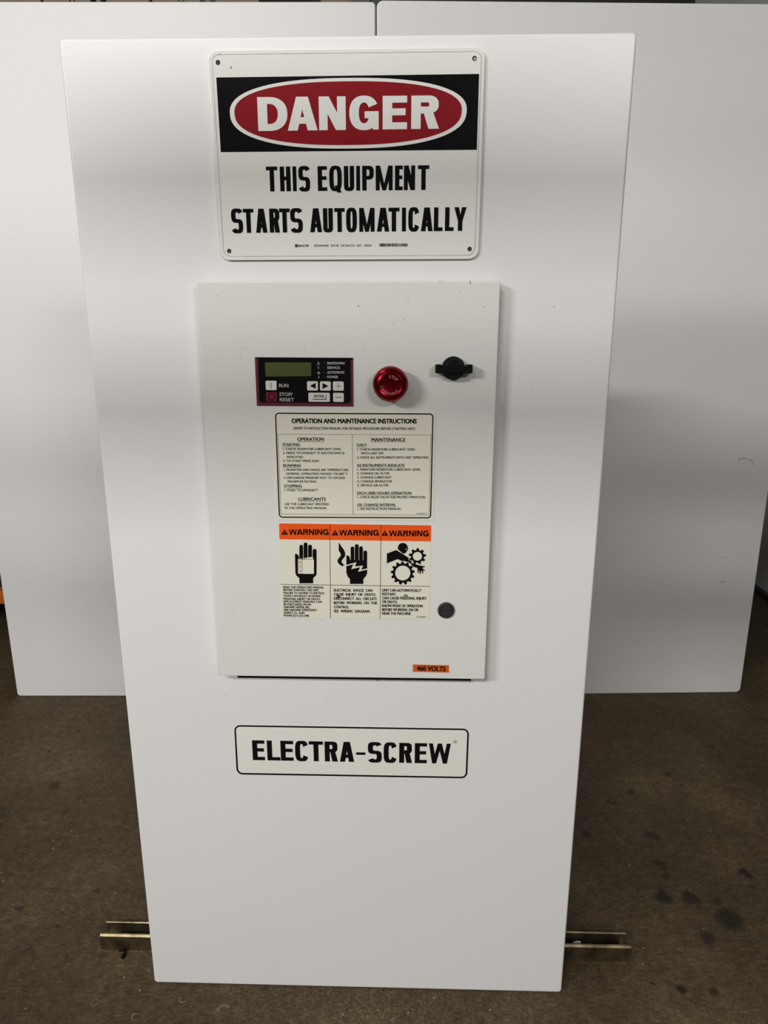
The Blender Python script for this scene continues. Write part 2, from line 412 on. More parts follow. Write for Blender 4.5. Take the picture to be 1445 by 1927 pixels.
# ------------------------------------------------------------------ folded sheet-metal panels
def tray(name, W, H, depth, m, parent=None, hole=None, r=.0035, corner=.006, t=.002):
    """sheet panel folded back on four sides; front at y = 0, bottom at z = 0, left edge at x = 0"""
    bm = bmesh.new()
    xs = [0, W] if not hole else [0, hole[0], hole[2], W]
    zs = [0, H] if not hole else [0, hole[1], hole[3], H]
    V = [[bm.verts.new((x, 0, z)) for z in zs] for x in xs]
    for i in range(len(xs) - 1):
        for k in range(len(zs) - 1):
            if hole and i == 1 and k == 1: continue
            bm.faces.new((V[i][k], V[i + 1][k], V[i + 1][k + 1], V[i][k + 1]))
    def rim(e):
        p, q = (v.co for v in e.verts)
        return any(abs(p[k] - c) < 1e-4 and abs(q[k] - c) < 1e-4 for k, c in ((0, 0), (0, W), (2, 0), (2, H)))
    outer = [e for e in bm.edges if e.is_boundary and rim(e)]
    ret = bmesh.ops.extrude_edge_only(bm, edges=outer)
    nv = [g for g in ret['geom'] if isinstance(g, bmesh.types.BMVert)]
    bmesh.ops.translate(bm, verts=nv, vec=(0, depth, 0))
    ce = [e for e in bm.edges if abs(e.verts[0].co.y - e.verts[1].co.y) > depth * .5 and all((v.co.x < 1e-4 or v.co.x > W - 1e-4) and (v.co.z < 1e-4 or v.co.z > H - 1e-4) for v in e.verts)]
    bmesh.ops.bevel(bm, geom=ce, offset=corner, segments=6, affect='EDGES', profile=.5)
    fe = [e for e in bm.edges if len(e.link_faces) == 2 and abs(e.verts[0].co.y) < 1e-6 and abs(e.verts[1].co.y) < 1e-6 and abs(e.calc_face_angle(0)) > .8]
    bmesh.ops.bevel(bm, geom=fe, offset=r, segments=6, affect='EDGES', profile=.5)
    bmesh.ops.recalc_face_normals(bm, faces=bm.faces)
    # the outside faces the viewer
    if sum(f.normal.y * f.calc_area() for f in bm.faces) > 0: bmesh.ops.reverse_faces(bm, faces=bm.faces)
    o = from_bm(name, bm, m, parent)
    s = o.modifiers.new('gauge', 'SOLIDIFY'); s.thickness = t; s.offset = -1
    return o

PW, PH, PD = .7405, 1.522, .066
panel = empty('machine_panel', (-PW / 2, 0, 0))
thing(panel, 'tall white sheet metal machine panel standing upright, danger sign and control box on its face', 'panel')
DX0, DX1, DZ0, DZ1, YD = -.2055, .2075, .6315, 1.2213, -.022       # control box door
tray('sheet', PW, PH, PD, M_PANEL, panel, hole=(-.190 + PW / 2, .6142, .193 + PW / 2, 1.198))
# paint nicks on the panel
mb = MB()
for k, (px, py, a, b) in enumerate(((1042, 577, .7, 3.2), (1000, 729, 1.2, .8), (967, 567, .8, .6), (250, 551, .8, .7), (357, 370, .6, .8), (425, 1308, 1, .8), (614, 1322, 1, .8), (347, 1840, .6, 1.6), (130, 90, .9, .9))):
    mb = MB(); mb.flat([P(px + a * cos(t) * random.uniform(.6, 1), py + b * sin(t) * random.uniform(.6, 1), -.0002) - Vector((-PW / 2, 0, 0)) for t in [k * pi / 4 for k in range(8)]]); mb.build('paint_nick', M_CHIP, panel)
# nameplate
c4 = crop(430, 1350, 3.074)
NQ = [(32, 44), (1391, 65), (1380, 353), (47, 330)]
def re_parent(o, root): 
    o.parent = root; o.matrix_parent_inverse = Matrix.Translation(-Vector(root.location)); return o
npl = sheet('nameplate', rr_pts(NQ, c4, 34), -.0006, .0005, M_NAME, None); re_parent(npl, panel)
npl['label'] = 'white black-bordered nameplate reading ELECTRA-SCREW'
mb = MB(); frame(mb, NQ, c4, 9.5, 34, -.0008); re_parent(mb.build('border', M_BLACK), npl); 
mb = MB()
put_glyphs(mb, [('E', 138, 209), ('L', 223, 298), ('E', 301, 375), ('C', 385, 461), ('T', 465, 547), ('R', 556, 630), ('A', 643, 726), ('-', 738, 792),
                ('S', 806, 886), ('C', 897, 973), ('R', 987, 1060), ('E', 1077, 1147), ('W', 1158, 1284)], c4,
           ((138, 247), (1283, 268)), ((138, 132), (1283, 152)), -.0008, 29, 19.5, n=3.4)
put_text(mb, '\u00ae', c4(1300, 150), c4(1322, 150.5), 17 / 3.074, -.0008, 0.0)
re_parent(mb.build('lettering', M_BLACK), npl)
for o in npl.children: o.matrix_parent_inverse = Matrix.Identity(4)

# two larger textured panels standing behind
def big_panel(label, W, H, corner_r, loc, rot, mir):
    root = empty('cabinet_side_panel', loc); root.rotation_euler = (0, 0, rot)
    thing(root, label, 'panel')
    tray('sheet', W, H, .045, M_SIDE, root, r=.004, corner=corner_r)
    return root
a = .027; L0 = -1.1695
pl = big_panel('textured white metal panel behind the machine panel, on the orange rack beam side', 1.1689 / cos(a), 1.9655, .010, (L0, 1.052 + a * L0, 0), math.atan(a), 0)
b2 = .0485
pr = big_panel('scuffed textured white metal panel standing behind the machine panel, beside the grey wall', 1.1875 / cos(b2), 1.969, .016, (.0028, 1.0522, 0), math.atan(b2), 1)
# scuff marks on it
mb = MB()
def on_right(px, py):
    d = ray(px, py); t = (1.052 + b2 * CAM.x - CAM.y) / (d.y - b2 * d.x); return CAM + d * t + Vector((b2, -1, 0)) * .0004
def blob(mb, px, py, a, b, f=on_right, n=9, seed=0):
    rnd = random.Random(px * 7 + py); pts = []
    for k in range(n):
        t = 2 * pi * k / n; s = rnd.uniform(.6, 1.0); pts.append(f(px + a * cos(t) * s, py + b * sin(t) * s))
    mb.flat(pts)
M_SCUFF = mat('grey_scuff', (0.52, 0.51, 0.47), .6, var=.25, scale=120)
for q in ((1391, 864, 3.5, 2.2), (1400, 863, 8, 1.3), (1413, 866, 7, 1.6), (1416, 872, 1.2, 5), (1359, 1095.5, 7, 1.8), (1365, 1048, 2.5, 1.5), (1211, 1204, 1.2, 1.2), (1419, 861, 3, 1)):
    mb = MB(); blob(mb, *q)
    o = mb.build('scuff_mark', M_SCUFF); o.parent = pr; o.matrix_parent_inverse = (Matrix.Translation(pr.location) @ Matrix.Rotation(math.atan(b2), 4, 'Z')).inverted()

# ------------------------------------------------------------------ danger sign
c2 = crop(390, 80, 2.676)
YS = -.0046
sign = empty('danger_sign', (0, 0, 1.378))
thing(sign, 'white plastic sign with red oval reading DANGER, fixed above the control box', 'sign')
def sub(o, root): return re_parent(o, root)
SQ = [(391.2, 95.8), (913.2, 89.6), (900.0, 487.2), (414.3, 489.6)]
idn = lambda u, v: (u, v)
pl_ = sheet('plate', rr_pts(SQ, idn, 19), YS, .0034, M_SIGN, None)
bv = pl_.modifiers.new('edge', 'BEVEL'); bv.width = .0016; bv.segments = 3; bv.limit_method = 'ANGLE'; bv.angle_limit = radians(50); bv.use_clamp_overlap = True
sub(pl_, sign)
# flat darker line just inside the plate edge
A = rr_pts(inset_quad(SQ, 6.3), idn, 15); B = rr_pts(inset_quad(SQ, 7.6), idn, 14)
M_GROOVE = mat('groove_tone', (.45, .43, .37), .6, var=.25, scale=60)
mb = MB(); mb.strip(onplane(A, YS - .00015), onplane(B, YS - .00015), True); g = mb.build('rim_groove', M_GROOVE); sub(g, sign)
mb = MB(); poly(mb, [(45, 176), (1369, 158), (1357, 540), (68, 552)], c2, YS - .0002); bn = mb.build('banner', M_BLACK); sub(bn, sign)
def oval(mb, l, r, t, b_, Y, n=2.4, steps=96, tl=-.010):
    cx, cy, rx, ry = (l + r) / 2, (t + b_) / 2, (r - l) / 2, (b_ - t) / 2; pts = []
    for k in range(steps):
        q = 2 * pi * k / steps; c, s = cos(q), sin(q)
        x = rx * math.copysign(abs(c) ** (2 / n), c); y = ry * math.copysign(abs(s) ** (2 / n), s)
        x *= 1 - .028 * (y / ry) * 1.0
        pts.append(P(*c2(cx + x, cy + y + tl * x), Y))
    mb.flat(pts)
mb = MB(); oval(mb, 114, 1306, 178, 534, YS - .0004); ov = mb.build('oval_border', M_SIGN); sub(ov, sign)
mb = MB(); oval(mb, 137, 1281, 195, 516, YS - .0006); ov = mb.build('oval', M_RED); sub(ov, sign)
mb = MB()
put_glyphs(mb, [('D', 254, 403), ('A', 403, 554), ('N', 562, 697), ('G', 715, 863), ('E', 883, 1006), ('R', 1027, 1165)], c2,
           ((254, 446), (1167, 434)), ((254, 275), (1167, 266)), YS - .0008, 48, 35, n=2.3)
o = mb.build('danger_lettering', M_SIGN); sub(o, sign)
mb = MB()
Y1 = YS - .0003
put_glyphs(mb, [('T', 297, 354), ('H', 366, 419), ('I', 430, 449), ('S', 459, 517), ('E', 556, 603), ('Q', 614, 677), ('U', 688, 739), ('I', 750, 769),
                ('P', 780, 838), ('M', 848, 933), ('E', 945, 984), ('N', 990, 1046), ('T', 1060, 1117)], c2,
           ((297, 750), (1116, 742)), ((297, 625), (1116, 618)), Y1, 21.8, 18.5, n=3.2)
put_glyphs(mb, [('S', 121, 179), ('T', 181, 234), ('A', 244, 301), ('R', 313, 363), ('T', 363, 416), ('S', 418, 480), ('A', 517, 577), ('U', 583, 632),
                ('T', 640, 692), ('O', 699, 753), ('M', 765, 842), ('A', 854, 916), ('T', 912, 967), ('I', 980, 1000), ('C', 1012, 1067), ('A', 1076, 1135),
                ('L', 1141, 1185), ('L', 1197, 1241), ('Y', 1243, 1304)], c2,
           ((120, 959), (1303, 948)), ((120, 838), (1303, 829)), Y1, 21.8, 18.5, n=3.2)
put_text(mb, 'BRADY\u00ae', c2(458, 1029), c2(510, 1029), 11 / 2.676, Y1, 0.02)
poly(mb, [(441, 1016), (455, 1016), (455, 1021), (441, 1021)], c2, Y1); poly(mb, [(441, 1024), (455, 1024), (455, 1030), (441, 1030)], c2, Y1)
poly(mb, [(444, 1020.5), (448, 1020.5), (452, 1024.5), (448, 1024.5)], c2, Y1)
put_text(mb, 'SIGNMARK  DIV.\u00ae  CATALOG  NO.  43563', c2(537, 1028), c2(826, 1027), 10.5 / 2.676, Y1, 0.012)
rnd = random.Random(3); u = 866
while u < 1006:
    wd = rnd.choice((1.5, 1.5, 2.2, 3.6, 4.4)); poly(mb, [(u, 1012), (u + wd, 1012), (u + wd, 1027), (u, 1027)], c2, Y1); u += wd + rnd.choice((1.4, 1.4, 2.4, 3))
o = mb.build('message_lettering', M_BLACK); sub(o, sign)
for (px, py), m_ in zip(((410, 117.6), (892.9, 110.0), (431.2, 472.5), (883.6, 468.6)), (M_RUST, M_STEEL, M_LATCH, M_RUST)):
    p = P(px, py, YS); o = lathe('fixing_hole', [(.0030, .0), (.0029, .0003), (0, .0003)], 20, M_HOLE, p); sub(o, sign)  # flat dark disc, the shade inside the hole put in as colour
    e_ = lathe('hole_wall', [(.0018, .0), (.0017, .0004), (0, .0004)], 16, m_, p + Vector((.0005, 0, -.0006))); e_.parent = o
mb = MB(); blob(mb, 434.7, 127, 1.4, 3, f=lambda x, y: P(x, y, YS - .0002)); blob(mb, 413.2, 101.7, 2, 1, f=lambda x, y: P(x, y, YS - .0002)); o = mb.build('rust_speck', M_RUST); sub(o, sign)

# ------------------------------------------------------------------ control box
box = empty('control_box', (0, 0, .93))
thing(box, 'grey white control box with keypad and red stop button, set into the machine panel', 'control box')
# door: shallow folded tray
d = tray('door', DX1 - DX0, DZ1 - DZ0, .016, M_DOOR, None, r=.0014, corner=.0022, t=.0012)
d.location = (DX0, YD, DZ0); d.parent = box; d.matrix_parent_inverse = Matrix.Translation(-Vector(box.location))
mb = MB(); mb.box((-.186, .0035, .6150), (.189, .19, 1.192)); b_ = mb.build('housing', M_BLACKP); sub(b_, box)  # brought low so its black stands for the shade in the slot below the door
mb = MB()
for lo, hi in (((-.200, -.006, 1.190), (.203, -.0002, 1.212)), ((-.200, -.006, .70), (-.178, -.0002, 1.190)), ((.181, -.006, .70), (.203, -.0002, 1.190))): mb.box(lo, hi)
f_ = mb.build('mounting_flange', M_DOOR); sub(f_, box)
YF = YD - .0002
c3 = crop(360, 510, 2.408)
mb = MB()
fD = lambda x, y: P(x, y, YF)
for u, v, a, b in ((1126, 48, 1.6, 1.0), (1141, 50, 1.2, .7), (1263, 49, 1.2, 2.2), (1266, 56, .8, 1.5), (1320, 60, .8, .8), (1280, 96, .7, .7), (1215, 97, 1, 1), (1212, 125, .8, 1.0), (1328, 162, 1.8, .8),
                   (757, 157, 1.2, 1.5), (982, 127, 1.2, 1), (972, 137, .8, .8), (960, 220, 1.0, 1.2), (912, 237, 1.0, .9), (855, 232, .6, .5), (405, 237, .9, .8), (115, 110, 1.2, .8), (223, 392, .8, 1.4),
                   (242, 497, .8, .8), (1230, 377, 1, .7), (1248, 383, .9, .7), (1258, 498, 1.2, 1.4), (1222, 518, .6, .5), (870, 370, .7, .6)):
    mb = MB(); blob(mb, *c3(u, v), a, b, f=fD, n=7); sub(mb.build('paint_nick', M_CHIP), box)
for q in ((437.5, 1149.5, .8, .8), (605, 1167, 1.6, .6), (848.5, 1264.8, .8, .8)):
    mb = MB(); blob(mb, *q, f=fD); sub(mb.build('paint_nick', M_CHIP), box)
M_DENT = mat('door_ring_mark', (.56, .56, .52), .5, var=.2, scale=300)
mb = MB()
for u, v, r_, a0, a1 in ((508, 348, 9, -40, 170), (772, 350, 10, -60, 150), (243, 345, 9, 20, 200), (257, 650, 9, 200, 340), (772, 506, 9, 20, 160)):
    mb = MB(); stroke(mb, [(u + r_ * cos(radians(t)), v + r_ * sin(radians(t))) for t in range(a0, a1, 15)], 1.8, c3, YF); sub(mb.build('ring_mark', M_DENT), box)

# keypad
ck = crop(470, 660, 6.881)
KQ = [(64, 84), (1336, 92), (1339, 722), (92, 712)]
YK = YD - .0012
kp = sheet('keypad', [ck(*p) for p in KQ], YK, .0011, M_MAROON, None); sub(kp, box); kp['label'] = 'black keypad with maroon border, dark display and white keys'
def ksub(o): o.parent = kp; return o
mb = MB(); mb.flat(onplane(rr_pts([(104, 96), (1304, 106), (1306, 680), (124, 668)], ck, 26), YK - .0002)); 
poly(mb, [(64, 84), (1336, 92), (1336, 118), (104, 108)], ck, YK - .0002)
ksub(mb.build('black_face', M_BLACK))
sc_ = sheet('display', [ck(*p) for p in ((195, 150), (795, 152), (794, 330), (205, 334))], YK - .0005, .0004, M_LCD, None); ksub(sc_)
YI = YK - .0011
circ = [(280 + 42 * cos(t * pi / 16), 596 + 42 * sin(t * pi / 16)) for t in range(32)]
for q, m_, sym in (([(203, 388), (345, 389), (347, 511), (207, 509)], M_KEY, lambda mb: stroke(mb, [(274, 410), (276, 488)], 6, ck, YI)),
                   ([(207, 537), (349, 538), (351, 655), (211, 653)], M_CRIMSON, lambda mb: stroke(mb, circ, 10, ck, YI, True)),
                   ([(740, 395), (881, 396), (882, 516), (742, 515)], M_KEY, lambda mb: poly(mb, [(778, 455), (851, 416), (853, 494)], ck, YI)),
                   ([(908, 397), (1048, 398), (1048, 517), (909, 516)], M_KEY, lambda mb: poly(mb, [(1016, 457), (940, 417), (942, 496)], ck, YI)),
                   ([(1075, 398), (1215, 399), (1216, 518), (1076, 517)], M_KEY, lambda mb: (stroke(mb, [(1105, 457), (1186, 458)], 5, ck, YI), stroke(mb, [(1145, 418), (1146, 498)], 5, ck, YI))),
                   ([(758, 543), (1036, 545), (1037, 663), (760, 661)], M_KEY, lambda mb: (put_text(mb, 'ENTER', ck(833, 603), ck(962, 604), 30 / 6.881, YI, .03), stroke(mb, [(815, 627), (990, 629)], 9, ck, YI), stroke(mb, [(985, 633), (985, 570)], 8, ck, YI))),
                   ([(1077, 545), (1216, 546), (1217, 664), (1079, 663)], M_KEY, lambda mb: stroke(mb, [(1106, 603), (1188, 604)], 7, ck, YI))):
    ksub(sheet('key', rr_pts(q, ck, 16, 4), YK - .0009, .0008, [m_, M_BLACK], None, sym))
mb = MB(); Y2 = YK - .0004
for s, L, R, h in (('RUN', (380, 471), (500, 472), 42), ('STOP/', (385, 585), (550, 587), 42), ('RESET', (387, 653), (573, 655), 42),
                   ('SHUTDOWN', (1002, 177), (1225, 178), 31), ('SERVICE', (1002, 235), (1166, 236), 31), ('AUTOMATIC', (1002, 296), (1226, 297), 31), ('POWER', (1003, 355), (1143, 356), 31)):
    mb = MB(); put_text(mb, s, ck(*L), ck(*R), h / 6.881, Y2, .03); ksub(mb.build('panel_lettering', M_KEYTXT))
mb = MB(); stroke(mb, [(870, 178), (888, 142), (907, 178)], 6, ck, Y2, True); stroke(mb, [(888, 152), (888, 168)], 5, ck, Y2); ksub(mb.build('panel_symbol', M_KEYTXT))
mb = MB(); stroke(mb, [(888, 205), (888, 238)], 7, ck, Y2); stroke(mb, [(878, 206), (899, 206)], 7, ck, Y2); ksub(mb.build('panel_symbol', M_KEYTXT))
mb = MB(); stroke(mb, [(880, 292), (893, 266)], 7, ck, Y2); stroke(mb, [(874, 294), (912, 295)], 7, ck, Y2); stroke(mb, [(893, 276), (908, 292)], 5, ck, Y2); ksub(mb.build('panel_symbol', M_KEYTXT))
mb = MB(); stroke(mb, [(893, 322), (893, 354)], 7, ck, Y2); stroke(mb, [(884, 353), (903, 353)], 5, ck, Y2); ksub(mb.build('panel_symbol', M_KEYTXT))
for v in (160, 218, 280, 338):
    mb = MB(); disc(mb, 957, v, 12, ck, Y2, 16); ksub(mb.build('indicator_light', M_LED))

# emergency stop button
pe = P(734.5, 724.0, YD - .030); pe = Vector((pe.x, YD, pe.z))
es = lathe('emergency_stop_button', [(.0130, .0), (.0130, .014), (.0240, .016), (.0245, .0185), (.0242, .0220), (.0225, .0262), (.0190, .0298), (.0160, .0310), (.0146, .0305), (.0138, .0285), (.0080, .0272), (0, .0268)], 64, M_ANOD, pe); sub(es, box)
es['label'] = 'red metal mushroom emergency stop button'
co_ = lathe('collar', [(.0185, 0), (.0185, .004), (.0160, .006), (.0131, .006)], 40, M_LATCH, pe); co_.parent = es
mb = MB()
def ring_text(mb, s, centre, r, a_start, a_end, hgt, Y):
    """letters round a circle, clockwise, tops outwards; angles in degrees from +x, anticlockwise"""
    n = len(s)
    for k, ch in enumerate(s):
        a_ = radians(a_start + (a_end - a_start) * k / (n - 1)); v, f, wd = text_mesh(ch, .0)
        up = Vector((cos(a_), 0, sin(a_))); ex = Vector((sin(a_), 0, -cos(a_)))
        o_ = Vector((centre.x, Y, centre.z)) + up * r - ex * wd * hgt / 2
        i = len(mb.v); mb.v += [tuple(o_ + ex * q[0] * hgt + up * q[1] * hgt) for q in v]
        for t in f:
            t = [i + q for q in t]; A, B, C = (Vector(mb.v[q]) for q in t[:3])
            if (B - A).cross(C - A).y > 0: t.reverse()
            mb.f.append(t); mb.mi.append(0)
ring_text(mb, 'STOP', pe, .0087, 94, 38, .0040, YD - .0290)
ring_text(mb, 'EMERGENCY', pe, .0106, -46, -168, .0036, YD - .0290)
o = mb.build('engraved_lettering', M_ENGR); o.parent = es

# selector knob
pk = P(853.8, 693.5, YD - .012); pk = Vector((pk.x, YD, pk.z))
sk = lathe('selector_knob', [(.0160, 0), (.0160, .0075), (.0150, .0090), (.0128, .0092), (.0128, .0150), (.0120, .0162), (0, .0165)], 48, M_BLACKP, pk); sub(sk, box); sk['label'] = 'black winged rotary selector knob'
bm = bmesh.new()
hw, hh = .0253, .0058
prof = [(-hw, -hh), (-.015, -hh), (-.012, -hh * 1.0), (.012, -hh * 1.0), (.015, -hh), (hw, -hh), (hw, hh), (hw - .008, hh), (hw - .0095, hh * .72), (.013, hh * .72), (.009, hh * 1.25), (0, hh * 1.7), (-.009, hh * 1.25), (-.013, hh * .72), (-hw + .0095, hh * .72), (-hw + .008, hh), (-hw, hh)]
fv = [bm.verts.new((pk.x + x, YD - .0185, pk.z - .0003 + z)) for x, z in prof]
f0 = bm.faces.new(fv); r_ = bmesh.ops.extrude_face_region(bm, geom=[f0])
bmesh.ops.translate(bm, verts=[g for g in r_['geom'] if isinstance(g, bmesh.types.BMVert)], vec=(0, .014, 0))
bmesh.ops.recalc_face_normals(bm, faces=bm.faces)
o = from_bm('grip', bm, M_BLACKP); bv = o.modifiers.new('edge', 'BEVEL'); bv.width = .0008; bv.segments = 2; bv.limit_method = 'ANGLE'
o.parent = sk

# quarter-turn latch
plt = P(839.5, 1149.3, YD - .003); plt = Vector((plt.x, YD, plt.z))
la = lathe('door_latch', [(.0128, 0), (.0128, .0022), (.0118, .0034), (.0096, .0036), (.0088, .0022), (.0086, .0022), (.0082, .0036), (0, .0038)], 44, M_LATCH, plt); sub(la, box); la['label'] = 'dark grey slotted quarter-turn door latch'
mb = MB(); mb.box((plt.x - .0080, YD - .0041, plt.z - .0008), (plt.x + .0080, YD - .0030, plt.z + .0008)); o = mb.build('slot', M_HOLE); o.parent = la

# instruction label
ca, cb = crop(500, 765, 8.5), crop(655, 765, 8.257)
YL = YD - .0005
LQ = [(512.9, 773.0), (819.4, 773.7), (815.6, 979.7), (519.4, 978.6)]
il = sheet('instruction_label', LQ, YL, .0004, M_LABEL, None); sub(il, box); il['label'] = 'cream printed operation and maintenance instructions label'
def lsub(o, root): o.parent = root; return o
YT = YL - .0002
mb = MB()
frame(mb, [(517.3, 776.6), (815.6, 778.0), (811.3, 975.6), (524.6, 974.3)], idn, 2.2, 7, YT)
lsub(mb.build('border', M_BLACK), il)
mb = MB()
frame(mb, [(522.4, 816.8), (811.2, 818.2), (807.4, 969.8), (528.6, 967.6)], idn, .55, .3, YT); stroke(mb, [(662.7, 817.5), (664.3, 968.6)], .6, idn, YT)
def line(s, cL, uL, vL, cR, uR, vR, h, bold, under=0):
    Lp, Rp = cL(uL, vL), cR(uR, vR); sc = 8.5 if cL is ca else 8.257
    put_text(mb, s, Lp, Rp, h / sc, YT, bold)
    if under: stroke(mb, [(Lp[0], Lp[1] + under / sc), (Rp[0], Rp[1] + under / sc)], .55, idn, YT)
line('OPERATION AND MAINTENANCE INSTRUCTIONS', ca, 418, 264, cb, 1063, 262, 70, .045)
line('(REFER TO INSTRUCTION MANUAL FOR DETAILED PROCEDURE BEFORE STARTING UNIT)', ca, 447, 366, cb, 1039, 363, 38, .026)
for s, a, v, b, h, bo, un in (('OPERATION', 507, 548, 930, 52, .034, 16), ('STARTING', 270, 628, 543, 40, .036, 13), ('1. CHECK RESERVOIR LUBRICANT LEVEL', 276, 694, 1207, 34, .028, 0),
                              ('2. PRESS "STOP/RESET" IF SHUTDOWN IS', 275, 759, 1257, 34, .028, 0), ('INDICATED', 341, 823, 593, 34, .028, 0), ('3. TO START PRESS RUN', 280, 886, 848, 34, .028, 0),
                              ('RUNNING', 281, 962, 562, 40, .036, 12), ('1. MONITOR DISCHARGE AIR TEMPERATURE', 288, 1028, 1320, 34, .028, 0), ('NORMAL OPERATING RANGE 170-200\u00b0 F', 331, 1091, 1307, 34, .028, 0),
                              ('2. DISCHARGE PRESSURE NOT TO EXCEED', 288, 1155, 1269, 34, .028, 0), ('MAXIMUM RATING', 354, 1216, 807, 34, .028, 0), ('STOPPING', 294, 1290, 577, 40, .036, 12),
                              ('1. PUSH "STOP/RESET"', 300, 1354, 831, 34, .028, 0), ('LUBRICANTS', 524, 1503, 960, 48, .034, 16), ('USE THE LUBRICANT SPECIFIED', 303, 1577, 1012, 34, .028, 0), ('IN THE OPERATING MANUAL', 305, 1638, 977, 34, .028, 0)):
    line(s, ca, a, v, ca, b, v + (b - a) * .003, h, bo, un)
for s, a, v, b, h, bo, un in (('MAINTENANCE', 363, 540, 888, 50, .034, 10), ('DAILY', 137, 616, 288, 38, .036, 15), ('1. CHECK RESERVOIR LUBRICANT LEVEL', 141, 682, 1042, 34, .028, 0), ('WITH UNIT OFF', 198, 744, 550, 34, .028, 0),
                              ('2. CHECK ALL INSTRUMENTS WITH UNIT OPERATING', 139, 808, 1247, 34, .028, 0), ('AS INSTRUMENTS INDICATE', 140, 932, 876, 38, .036, 10), ('1. MAINTAIN RESERVOIR LUBRICANT LEVEL', 143, 995, 1127, 34, .028, 0),
                              ('2. CHANGE OIL FILTER', 141, 1056, 641, 34, .028, 0), ('3. CHANGE LUBRICANT', 142, 1117, 671, 34, .028, 0), ('4. CHANGE SEPARATOR', 142, 1179, 681, 34, .028, 0), ('5. SERVICE AIR FILTER', 143, 1241, 628, 34, .028, 0),
                              ('EACH 2000 HOURS OPERATION', 141, 1363, 985, 38, .036, 10), ('1. CHECK RELIEF VALVE FOR PROPER OPERATION', 146, 1424, 1197, 33, .028, 0), ('OIL CHANGE INTERVAL', 141, 1545, 744, 38, .036, 12), ('1. SEE INSTRUCTION MANUAL', 147, 1606, 823, 34, .028, 0),
                              ('303BPE077', 1060, 1675, 1224, 22, .0, 0)):
    line(s, cb, a, v, cb, b, v + (b - a) * .001, h, bo, un)
lsub(mb.build('lettering', M_BLACK), il)

# warning label
c8 = crop(515, 980, 4.661); c9 = crop(520, 1010, 4.817)
wl = sheet('warning_label', [c8(*p) for p in ((47, 22), (1380, 40), (1365, 861), (65, 851))], YL, .0004, M_LABEL, None); sub(wl, box); wl['label'] = 'orange-topped three-part warning label with black pictograms'
mb = MB(); poly(mb, [(47, 22), (1380, 40), (1378, 181), (50, 162)], c8, YT); lsub(mb.build('orange_band', M_ORANGE), wl)
Y3 = YT - .0002
mb = MB()
stroke(mb, [(492, 28), (497, 855)], 4, c8, Y3); stroke(mb, [(941, 34), (932, 859)], 4, c8, Y3); stroke(mb, [(57, 558), (1367, 575)], 4, c8, Y3)
for a, b, v in ((135, 483, 124), (577, 923, 130), (1013, 1361, 136)):
    adv = dict(W=.944, A=.722, R=.722, N=.722, I=.278, G=.778); k_ = (b - a) / 4.86; u_ = a; row = []
    for ch in 'WARNING':
        pad = dict(W=.01, A=.01, I=.07).get(ch, .06); row.append((ch, u_ + (pad - .03) * k_, u_ + (adv[ch] - pad + .01) * k_)); u_ += adv[ch] * k_
    put_glyphs(mb, row, c8, ((a, v), (b, v + 1)), ((a, v - 51), (b, v - 50)), Y3, 13, 10.5, n=2.3)
for x, y in ((95, 122), (538, 128), (974, 132)):
    poly(mb, [(x - 29, y), (x, y - 50), (x + 29, y)], c8, Y3)
for s, a, v, b in (("READ THE OPERATOR'S MANUAL", 85, 591, 440), ('BEFORE STARTING THIS UNIT.', 85, 615, 400), ('FAILURE TO ADHERE TO INSTRUC-', 85, 641, 451), ('TIONS CAN RESULT IN SEVERE', 85, 667, 410), ('PERSONAL INJURY OR DEATH.', 86, 693, 408),
                   ('REPLACEMENT MANUALS CAN', 87, 717, 421), ('BE PURCHASED FROM:', 87, 741, 328), ('GARDNER DENVER, INC.', 87, 765, 318), ('1800 GARDNER EXPRESSWAY', 88, 790, 378), ('QUINCY, ILL. 62301', 88, 814, 271), ('PHONE (217) 222-5400', 89, 839, 309)):
    put_text(mb, s, c8(a, v), c8(b, v + 3), 18 / 4.661, Y3, .03)
for s, a, v, b in (('ELECTRICAL  SHOCK  CAN', 528, 620, 864), ('CAUSE  INJURY  OR  DEATH.', 528, 656, 894), ('DISCONNECT  ALL  CIRCUITS', 528, 693, 902), ('BEFORE  WORKING  ON  THIS', 528, 730, 907), ('CONTROL.', 528, 766, 661), ('SEE  WIRING  DIAGRAM.', 528, 803, 846)):
    put_text(mb, s, c8(a, v), c8(b, v + 3), 23 / 4.661, Y3, .034)
for s, a, v, b in (('UNIT CAN AUTOMATICALLY', 951, 620, 1293), ('RESTART.', 951, 653, 1075), ('CAN CAUSE PERSONAL INJURY', 951, 689, 1338), ('OR DEATH.', 951, 721, 1085), ('KNOW MODE OF OPERATION', 950, 756, 1305), ('BEFORE WORKING ON OR', 950, 790, 1268), ('NEAR THE MACHINE.', 950, 823, 1206)):
    put_text(mb, s, c8(a, v), c8(b, v + 3), 23 / 4.661, Y3, .034)
put_text(mb, '227EA0077', c8(1252, 850), c8(1338, 851), 14 / 4.661, Y3, .0)
lsub(mb.build('lettering', M_BLACK), wl)
# exclamation marks in the triangles
for x, y in ((95, 122), (538, 128), (974, 132)):
    mb = MB(); poly(mb, [(x - 3.2, y - 34), (x + 3.2, y - 34), (x + 2, y - 15), (x - 2, y - 15)], c8, Y3 - .0006); disc(mb, x, y - 8.5, 3.2, c8, Y3 - .0006, 10)
    lsub(mb.build('alert_mark', M_ORANGE), wl)
# pictogram blacks
def capsule(mb, x0, x1, y_top, y_bot, cv, Y):
    r = (x1 - x0) / 2; cx = (x0 + x1) / 2
    poly(mb, [(cx + r * cos(t * pi / 12), y_top + r - r * sin(t * pi / 12)) for t in range(13)] + [(x0, y_bot), (x1, y_bot)], cv, Y)
mb = MB()
